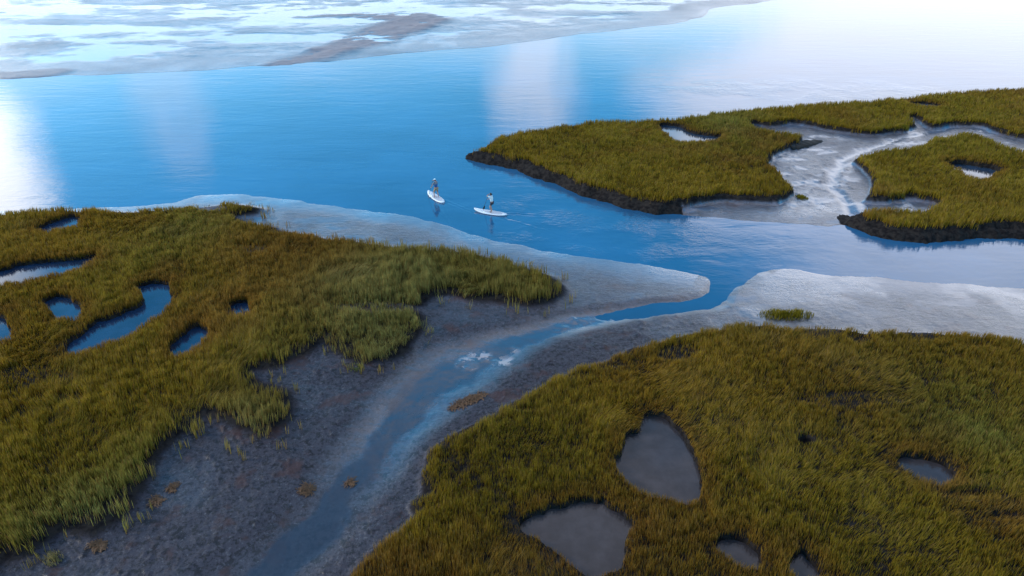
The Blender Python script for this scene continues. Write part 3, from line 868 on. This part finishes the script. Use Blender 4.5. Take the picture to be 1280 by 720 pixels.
def make_person(root_loc, rz, label, hands, stance, knee, shirt, shoulders, short_mat, head_kind, slim=1.0, turn=0.0, lean=.06, face_dir=0.0):
    """local frame: feet on z = 0, facing +y, +x to the right. hands = {'R': co, 'L': co, 'axis': paddle direction}"""
    root = empty('person', root_loc, rz)
    tag(root, label, 'person', 'paddlers standing on boards')
    hipz = .90; s = slim
    pel = Vector((0, -.03, hipz)); wst = Vector((0, -.01 + lean * .3, 1.06)); chest = Vector((0, .02 + lean, 1.28)); nb = Vector((0, .02 + lean * 1.35, 1.44))
    hd = Vector((0, .05 + lean * 1.5, 1.60))
    tw = Quaternion((0, 0, 1), turn)
    sh = {k: Vector((0, .01 + lean * 1.25, 1.40)) + tw @ Vector((sg * .175 * s, 0, 0)) for k, sg in (('L', -1), ('R', 1))}
    nodes = [(pel, .135 * s, .105), (wst, .115 * s, .09), (chest, .145 * s, .105), (nb, .062, .06), (Vector((0, .03 + lean * 1.4, 1.50)), .05, .05)]
    edges = [(0, 1), (1, 2), (2, 3), (3, 4)]

    def add(co, r, par):
        nodes.append((Vector(co), r, r)); edges.append((par, len(nodes) - 1)); return len(nodes) - 1
    info = {}
    for k, sg in (('L', -1), ('R', 1)):
        hip = Vector((sg * .085, -.03, hipz - .05)); ank = Vector((sg * stance, knee[k], .085))
        kn, _ = ik(hip, ank, .42, .41, (sg * .25, 1, 0))
        h = add(hip, .088, 0); th = add(hip.lerp(kn, .45), .076, h); n = add(kn, .055, th); cf = add(kn.lerp(ank, .35) + Vector((0, -.012, 0)), .052, n)
        a = add(ank, .036, cf); hl = add(ank + Vector((0, .05, -.045)), .038, a); add(ank + Vector((sg * .03, .15, -.06)), .026, hl)
        S = sh[k]; H = Vector(hands[k]); axis = Vector(hands['axis']).normalized()
        el, wr = ik(S, H - (H - S).normalized() * .07, .29, .25, hands['hint_' + k])
        c0 = add(S, .058, 2); ua = add(S.lerp(el, .5), .045, c0); e = add(el, .037, ua); fa = add(el.lerp(wr, .35), .036, e); wn = add(wr, .025, fa)
        # palm with four fingers and a thumb closed round the shaft
        out = (H - wr).normalized(); side = axis - out * axis.dot(out); side.normalize(); nrm = out.cross(side) * (1 if k == 'R' else -1)
        pm = add(wr + out * .045, .030, wn)
        for f in range(4):
            off = side * ((f - 1.5) * .021); ln = (.9, 1.0, .96, .78)[f]
            k1 = add(wr + out * .080 + off, .0105, pm)
            k2 = add(wr + out * (.080 + .026 * ln) + off + nrm * .022 * ln, .0095, k1)
            add(wr + out * (.078 + .004 * ln) + off + nrm * .046 * ln, .0088, k2)
        t1 = add(wr + out * .035 + side * .036 + nrm * .012, .0115, pm); add(wr + out * .065 + side * .030 + nrm * .040, .0098, t1)
        info[k] = dict(hip=hip, knee=kn, ank=ank, sh=S, el=el, wr=wr)

    hq = Quaternion((0, 0, 1), face_dir)

    def head(bm):
        geo = bmesh.ops.create_uvsphere(bm, u_segments=28, v_segments=20, radius=1.0)
        for v in geo['verts']:
            x, y, z = v.co
            jaw = 1 - .22 * max(0, -z) ** 1.2
            nx, ny, nz_ = x * .075 * jaw, y * .095 * (1 - .08 * max(0, -z)), z * .118
            if y > .55 and abs(x) < .16 and -.35 < z < .1: ny += .020 * (1 - abs(x) / .16) * (1 - abs(z + .2) / .35)
            if y > .6 and .0 < z < .28 and .22 < abs(x) < .52: ny -= .007
            if y > .6 and -.62 < z < -.5 and abs(x) < .3: ny -= .004
            v.co = hd + hq @ Vector((nx, ny, nz_))
        for sg in (-1, 1):
            g2 = bmesh.ops.create_uvsphere(bm, u_segments=10, v_segments=8, radius=1.0)
            for v in g2['verts']:
                v.co = hd + hq @ (Vector((sg * .076, -.005, -.008)) + Vector((v.co.x * .011, v.co.y * .020, v.co.z * .030)))
    me = skin_mesh(nodes, edges, 2, .0085, head); me.materials.append(SKIN)
    body = bpy.data.objects.new('body', me); col.objects.link(body); body.parent = root
    # eyes
    # shirt
    sn = [(chest, .165 * s, .125), (wst, .145 * s, .115), (pel + Vector((0, 0, .03)), .155 * s, .128), (nb + Vector((0, 0, -.04)), .085, .075)]
    se = [(0, 1), (1, 2), (0, 3)]
    for k in ('L', 'R'):
        i = info[k]; sn.append((i['sh'], .075, .075)); a = len(sn) - 1; se.append((0, a))
        sn.append((i['sh'].lerp(i['el'], .72), .064, .064)); se.append((a, a + 1))
    me = skin_mesh(sn, se, 2); me.materials.append(shirt)
    so_ = bpy.data.objects.new('shirt', me); col.objects.link(so_); so_.parent = root
    if shoulders:
        # a darker grey yoke: faces over the upper back and shoulders
        me.materials.append(shoulders)
        for p in me.polygons:
            if p.center.z > 1.26 + .03 * math.sin(p.center.x * 20): p.material_index = 1
    # shorts
    pn = [(pel + Vector((0, 0, .0)), .150 * s, .122)]; pe = []
    for k in ('L', 'R'):
        i = info[k]
        pn.append((i['hip'] + Vector((0, 0, .0)), .102, .102)); a = len(pn) - 1; pe.append((0, a))
        pn.append((i['hip'].lerp(i['knee'], .85 if head_kind == 'cap' else .6), .090, .090)); pe.append((a, a + 1))
    me = skin_mesh(pn, pe, 2); me.materials.append(short_mat)
    sh_ = bpy.data.objects.new('shorts', me); col.objects.link(sh_); sh_.parent = root
    # hair / cap
    bm = bmesh.new(); geo = bmesh.ops.create_uvsphere(bm, u_segments=28, v_segments=18, radius=1.0)
    dele = []
    for v in geo['verts']:
        x, y, z = v.co
        if (y > .45 and z < .42) or z < (-.62 if y < -.1 else -.28): dele.append(v)
        k = 1.0 + .05 * math.sin(x * 21 + z * 9)
        v.co = hd + hq @ Vector((x * .086 * k, y * .106 * k - .004, z * .128 + .006))
    bmesh.ops.delete(bm, geom=dele, context='VERTS')
    hair = obj_bm('hair', bm, HAIR, root)
    sol = hair.modifiers.new('t', 'SOLIDIFY'); sol.thickness = .012; sol.offset = -1
    if head_kind == 'bun':
        bm = bmesh.new(); g2 = bmesh.ops.create_uvsphere(bm, u_segments=14, v_segments=10, radius=1.0)
        for v in g2['verts']: v.co = hd + hq @ (Vector((0, -.125, .035)) + Vector((v.co.x * .042, v.co.y * .040, v.co.z * .042)) * (1 + .06 * math.sin(v.co.x * 9 + v.co.z * 14)))
        obj_bm('hair_bun', bm, HAIR, root)
    else:
        bm = bmesh.new(); g2 = bmesh.ops.create_uvsphere(bm, u_segments=28, v_segments=16, radius=1.0)
        dele = []
        for v in g2['verts']:
            x, y, z = v.co
            if z < .12: dele.append(v)
            v.co = hd + hq @ Vector((x * .098, y * .118, z * .132 + .014))
        bmesh.ops.delete(bm, geom=dele, context='VERTS')
        cap = obj_bm('cap', bm, CAPM, root); sol = cap.modifiers.new('t', 'SOLIDIFY'); sol.thickness = .006
        bm = bmesh.new(); vs = []
        for i in range(9):
            a = -1.1 + 2.2 * i / 8
            p = Vector((math.sin(a) * .095, math.cos(a) * .112, .035)); q = Vector((math.sin(a) * .105, math.cos(a) * .112 + .085 * math.cos(a * .9), .018))
            vs.append((bm.verts.new(hd + hq @ p), bm.verts.new(hd + hq @ q)))
        for a, b in zip(vs, vs[1:]): bm.faces.new((a[0], b[0], b[1], a[1]))
        br = obj_bm('cap_brim', bm, CAPM, cap); sol = br.modifiers.new('t', 'SOLIDIFY'); sol.thickness = .006
    return root


def place_paddler(nose, tail, foot_frac, board_label, person_label, paddle_label, side, grip_l, blade_l, opts):
    a = Vector(G(*nose)).to_3d(); b = Vector(G(*tail)).to_3d()
    c = (a + b) / 2; d = (a - b); print('BOARD LEN', d.length)
    rz = math.atan2(d.y, d.x) - math.pi / 2
    _, zt = make_board((c.x, c.y, .02), rz, board_label)
    M = Matrix.Translation((c.x, c.y, .02 + zt)) @ Matrix.Rotation(rz, 4, 'Z') @ Matrix.Translation((0, foot_frac, 0)) 
    g, bl = Vector(grip_l), Vector(blade_l)
    low = g.lerp(bl, .42)
    top = 'L' if side == 'R' else 'R'
    hands = {top: g, side: low, 'axis': g - bl,
             'hint_' + top: Vector((-.9 if top == 'L' else .9, -.5, -.3)), 'hint_' + side: Vector((.5 if side == 'R' else -.5, -.3, -1.0))}
    loc = M.translation
    make_person(loc, rz, person_label, hands, **opts)
    make_paddle(M @ g, M @ bl, paddle_label)
    return c, rz


cA, rA = place_paddler((594, 263.5), (632.5, 269.5), -.12,
    'white paddleboard lying almost side on, nearer the grassy island',
    'dark haired paddler in white top and dark shorts on the side-on board',
    'black paddle reaching forward beside the dark haired paddler', 'R', (.10, .33, 1.52), (.46, .98, -.05),
    dict(stance=.13, knee={'L': -.05, 'R': .03}, shirt=MINT, shoulders=None, short_mat=DARK, head_kind='bun', slim=.88, turn=-.25, lean=.02, face_dir=-.1))
cB, rB = place_paddler((536, 241.5), (554, 254), -.15,
    'white paddleboard pointing away from the mud spit, farther left',
    'paddler in pale cap, blue shirt and tan shorts on the board farther left',
    'black paddle dipped in the water beside the paddler in the pale cap', 'L', (-.12, .34, 1.50), (-.64, .55, -.28),
    dict(stance=.19, knee={'L': .02, 'R': -.02}, shirt=BLUE, shoulders=GREYS, short_mat=TAN, head_kind='cap', slim=1.06, turn=.2, lean=.06, face_dir=.1))

# ------------------------------------------------------------------ water
LEFTW = mat_water('left_pool_water', (.010, .026, .058), 1.45, .03, None)
ISLEW = mat_water('island_pool_water', (.020, .04, .07), 1.85, .03, None)
for c_, r_ in ((cA, rA), (cB, rB)):
    WAKE.append((c_.x, c_.y, -math.sin(r_), math.cos(r_)))
WATER = mat_water('channel_water', (.018, .092, .185), 1.75, .05, [(cA.x + 1.5, cA.y - .5, 9.0, 5.0), (cB.x + .5, cB.y - .8, 6.5, 5.5), (G(905, 318)[0], G(905, 318)[1], 7.0, 4.0)])
POOLW = mat_water('pool_water', (.040, .034, .036), 1.45, .03, None)
bm = bmesh.new()
rs = [0, 20, 60, 120, 250, 600, 1500, 4000, 9500]; prev = None
c0 = bm.verts.new((0, 0, 0)); NA = 64
for r_ in rs[1:]:
    ring = [bm.verts.new((r_ * math.cos(2 * math.pi * k / NA), r_ * math.sin(2 * math.pi * k / NA), 0)) for k in range(NA)]
    for k in range(NA):
        if prev is None: bm.faces.new((c0, ring[k], ring[(k + 1) % NA]))
        else: bm.faces.new((prev[k], ring[k], ring[(k + 1) % NA], prev[(k + 1) % NA]))
    prev = ring
tag(obj_bm('water', bm, WATER), 'calm blue tidal channel with cloud reflections and faint ripples', 'water', kind='structure')

for k, (pts, mk, dep, lab) in POOLS.items():
    P = POOL_POLY[k]; ctr = P.mean(0); bm = bmesh.new()
    vs = []
    for i in range(len(P)):
        tng = P[(i + 1) % len(P)] - P[i - 1]; nrm = np.array([tng[1], -tng[0]]); nrm = nrm / (np.linalg.norm(nrm) + 1e-9)
        area = np.sum(P[:, 0] * np.roll(P[:, 1], -1) - np.roll(P[:, 0], -1) * P[:, 1])
        q = P[i] + nrm * (.30 if area > 0 else -.30)
        vs.append(bm.verts.new((q[0], q[1], PLAT[mk] - dep)))
    bm.faces.new(vs); bmesh.ops.triangulate(bm, faces=bm.faces[:])
    o = obj_bm('pool_water', bm, ISLEW if mk in ('ISLE', 'ISLET') else LEFTW if mk == 'LEFT' else POOLW)
    if o.data.polygons[0].normal.z < 0: o.data.flip_normals()
    tag(o, lab, 'pool', 'still pools in the marsh', 'structure')

# ------------------------------------------------------------------ loose tufts and wrack on the mud
def tuft(u, v, wu, wv, n, tall, clr, label):
    x, y = G(u, v, .35); rx = abs(G(u + wu, v, .35)[0] - x); ry = abs(G(u, v - wv, .35)[1] - y)
    r_ = RNG.random(n) ** .75; a_ = RNG.random(n) * 2 * math.pi
    X = x + rx * r_ * np.cos(a_); Y = y + ry * r_ * np.sin(a_)
    keep = RNG.random(n) < 1.2 - .5 * r_ + .3 * fbm(X, Y, .5, 2, 51.0); X, Y, r_ = X[keep], Y[keep], r_[keep]; N = len(X)
    Z = terrain(X, Y)[0] - .03
    h = tall * (.45 + .7 * RNG.random(N)) * (1 - .5 * r_) * (1 + .5 * fbm(X, Y, .9, 2, 52.0)); wd = (.0065 + .00026 * np.hypot(X, Y)) * (.7 + .6 * RNG.random(N))
    aa = RNG.random(N) * math.pi; sx, sy = np.cos(aa) * wd, np.sin(aa) * wd
    la = RNG.random(N) * 6.3; ll = h * (.1 + .25 * RNG.random(N)); lx, ly = np.cos(la) * ll, np.sin(la) * ll
    V = np.stack([np.stack([X - sx, Y - sy, Z], 1), np.stack([X + sx, Y + sy, Z], 1), np.stack([X + lx * .36 + sx * .85, Y + ly * .36 + sy * .85, Z + h * .56], 1),
                  np.stack([X + lx * .36 - sx * .85, Y + ly * .36 - sy * .85, Z + h * .56], 1), np.stack([X + lx, Y + ly, Z + h], 1)], 1)
    c = CLR[clr] * (.8 + .4 * RNG.random((N, 1)))
    C = np.ones((N, 5, 4)); C[:, :, :3] = c[:, None, :]; C[:, :2, :3] *= .8
    i0 = (np.arange(N) * 5)[:, None]
    F = np.concatenate([i0, i0 + 1, i0 + 2, i0 + 3, i0 + 3, i0 + 2, i0 + 4], 1).ravel()
    ls = np.stack([np.arange(N) * 7, np.arange(N) * 7 + 4], 1).ravel()
    o = mesh_np('grass_tuft', V.reshape(-1, 3), F, ls, GRASS, True, {'col': ('FLOAT_COLOR', C.reshape(-1, 4))})
    tag(o, label, 'grass tuft', 'grass tufts standing on bare mud')


for a in [(982, 392, 36, 7, 1100, .5, 'olive', 'long strip of olive cordgrass on the pale mud above the right marsh'),
          (1002, 246, 8, 3, 300, .32, 'olive', 'low thin tuft on the mud channel beside the long island'),
          (66, 698, 12, 10, 160, .45, 'pale', 'small pale tuft on the mud in the lower left corner'),
          (446, 462, 9, 5, 70, .3, 'green', 'tiny tuft below the green lobe of the left marsh')]:
    tuft(*a)


def wrack(u, v, wu, wv, n, ang, label):
    """a heap of washed up seaweed: many short bent ribbons lying over one another"""
    x, y = G(u, v, .3); rx = abs(G(u + wu, v, .3)[0] - x); ry = abs(G(u, v - wv, .3)[1] - y)
    V = []; F = []; ls = []; nl = 0
    for _ in range(n):
        r_ = math.sqrt(random.random()); a_ = random.random() * 6.283
        ex, ey = rx * r_ * math.cos(a_), ry * r_ * math.sin(a_)
        px, py = x + ex * math.cos(ang) - ey * math.sin(ang), y + ex * math.sin(ang) + ey * math.cos(ang)
        d = random.random() * 6.283; L = .10 + .22 * random.random(); wd = .012 + .014 * random.random(); lift = .02 + .10 * random.random() * (1 - r_)
        for k in range(4):
            t_ = k / 3; qx, qy = px + math.cos(d) * L * t_, py + math.sin(d) * L * t_
            nx, ny = -math.sin(d) * wd, math.cos(d) * wd; hz = lift * math.sin(math.pi * (t_ * .8 + .1)) + .012
            V += [(qx - nx, qy - ny, hz), (qx + nx, qy + ny, hz + .01)]; d += random.uniform(-.5, .5)
        b = len(V) - 8
        for k in range(3):
            F += [b + 2 * k, b + 2 * k + 1, b + 2 * k + 3, b + 2 * k + 2]; ls.append(nl); nl += 4
    V = np.array(V); V[:, 2] += terrain(V[:, 0].copy(), V[:, 1].copy())[0]
    o = mesh_np('seaweed_wrack', V, F, ls, WRACK, True)
    tag(o, label, 'seaweed', 'seaweed wrack stranded on the mud')


WRACK = simple_mat('rusty_wrack', (.10, .045, .015), .7, .5, 9)
wrack(585, 500, 26, 5, 420, .55, 'dark brown streak of wrack along the right bank of the creek')
wrack(195, 627, 7, 5, 110, .3, 'rusty orange clump of wrack, middle of the three by the lower left grass')
wrack(216, 610, 6, 4, 80, .8, 'rusty clump of wrack nearest the grass lobe at lower left')
wrack(122, 684, 9, 4, 120, 0, 'rusty clump of wrack lowest on the mud in the lower left corner')
wrack(382, 610, 8, 6, 130, .4, 'dark brown clump of wrack on the left bank of the lower creek')
wrack(437, 598, 5, 4, 60, .4, 'little brown clump of wrack at the edge of the lower creek')

# eroded ledge of peat that juts from the island into the mud channel
bm = bmesh.new(); n = 22; a0 = Vector(G(982, 182, .5)); b0 = Vector(G(1027, 174, .5)); rows = []
dv = (b0 - a0); nv = Vector((-dv.y, dv.x)).normalized()
for i in range(n + 1):
    t_ = i / n; c = a0 + dv * t_; wv = 1.15 * (1 - t_ ** 3 * .75); k = math.sin(i * 2.3) * .10 + math.sin(i * 5.1) * .06
    zt = .62 - .22 * t_ + .05 * math.sin(i * 1.7); row = []
    for (s_, zf) in ((-1.15, -.5), (-1.0, .55), (-.8, .95), (0, 1.05), (.8, .95), (1.0, .5), (1.15, -.5)):
        p = c + nv * (s_ * wv * (1 + k)); row.append(bm.verts.new((p.x, p.y, zt * zf)))
    rows.append(row)
for r0, r1 in zip(rows, rows[1:]):
    for k in range(6): bm.faces.new((r0[k], r0[k + 1], r1[k + 1], r1[k]))
bm.faces.new(rows[0]); bm.faces.new(rows[-1][::-1])
PEATM = simple_mat('peat', (.020, .015, .011), .85, .5, 6)
tag(obj_bm('peat_ledge', bm, PEATM), 'dark eroded ledge of peat jutting from the long island into pale mud', 'peat ledge')
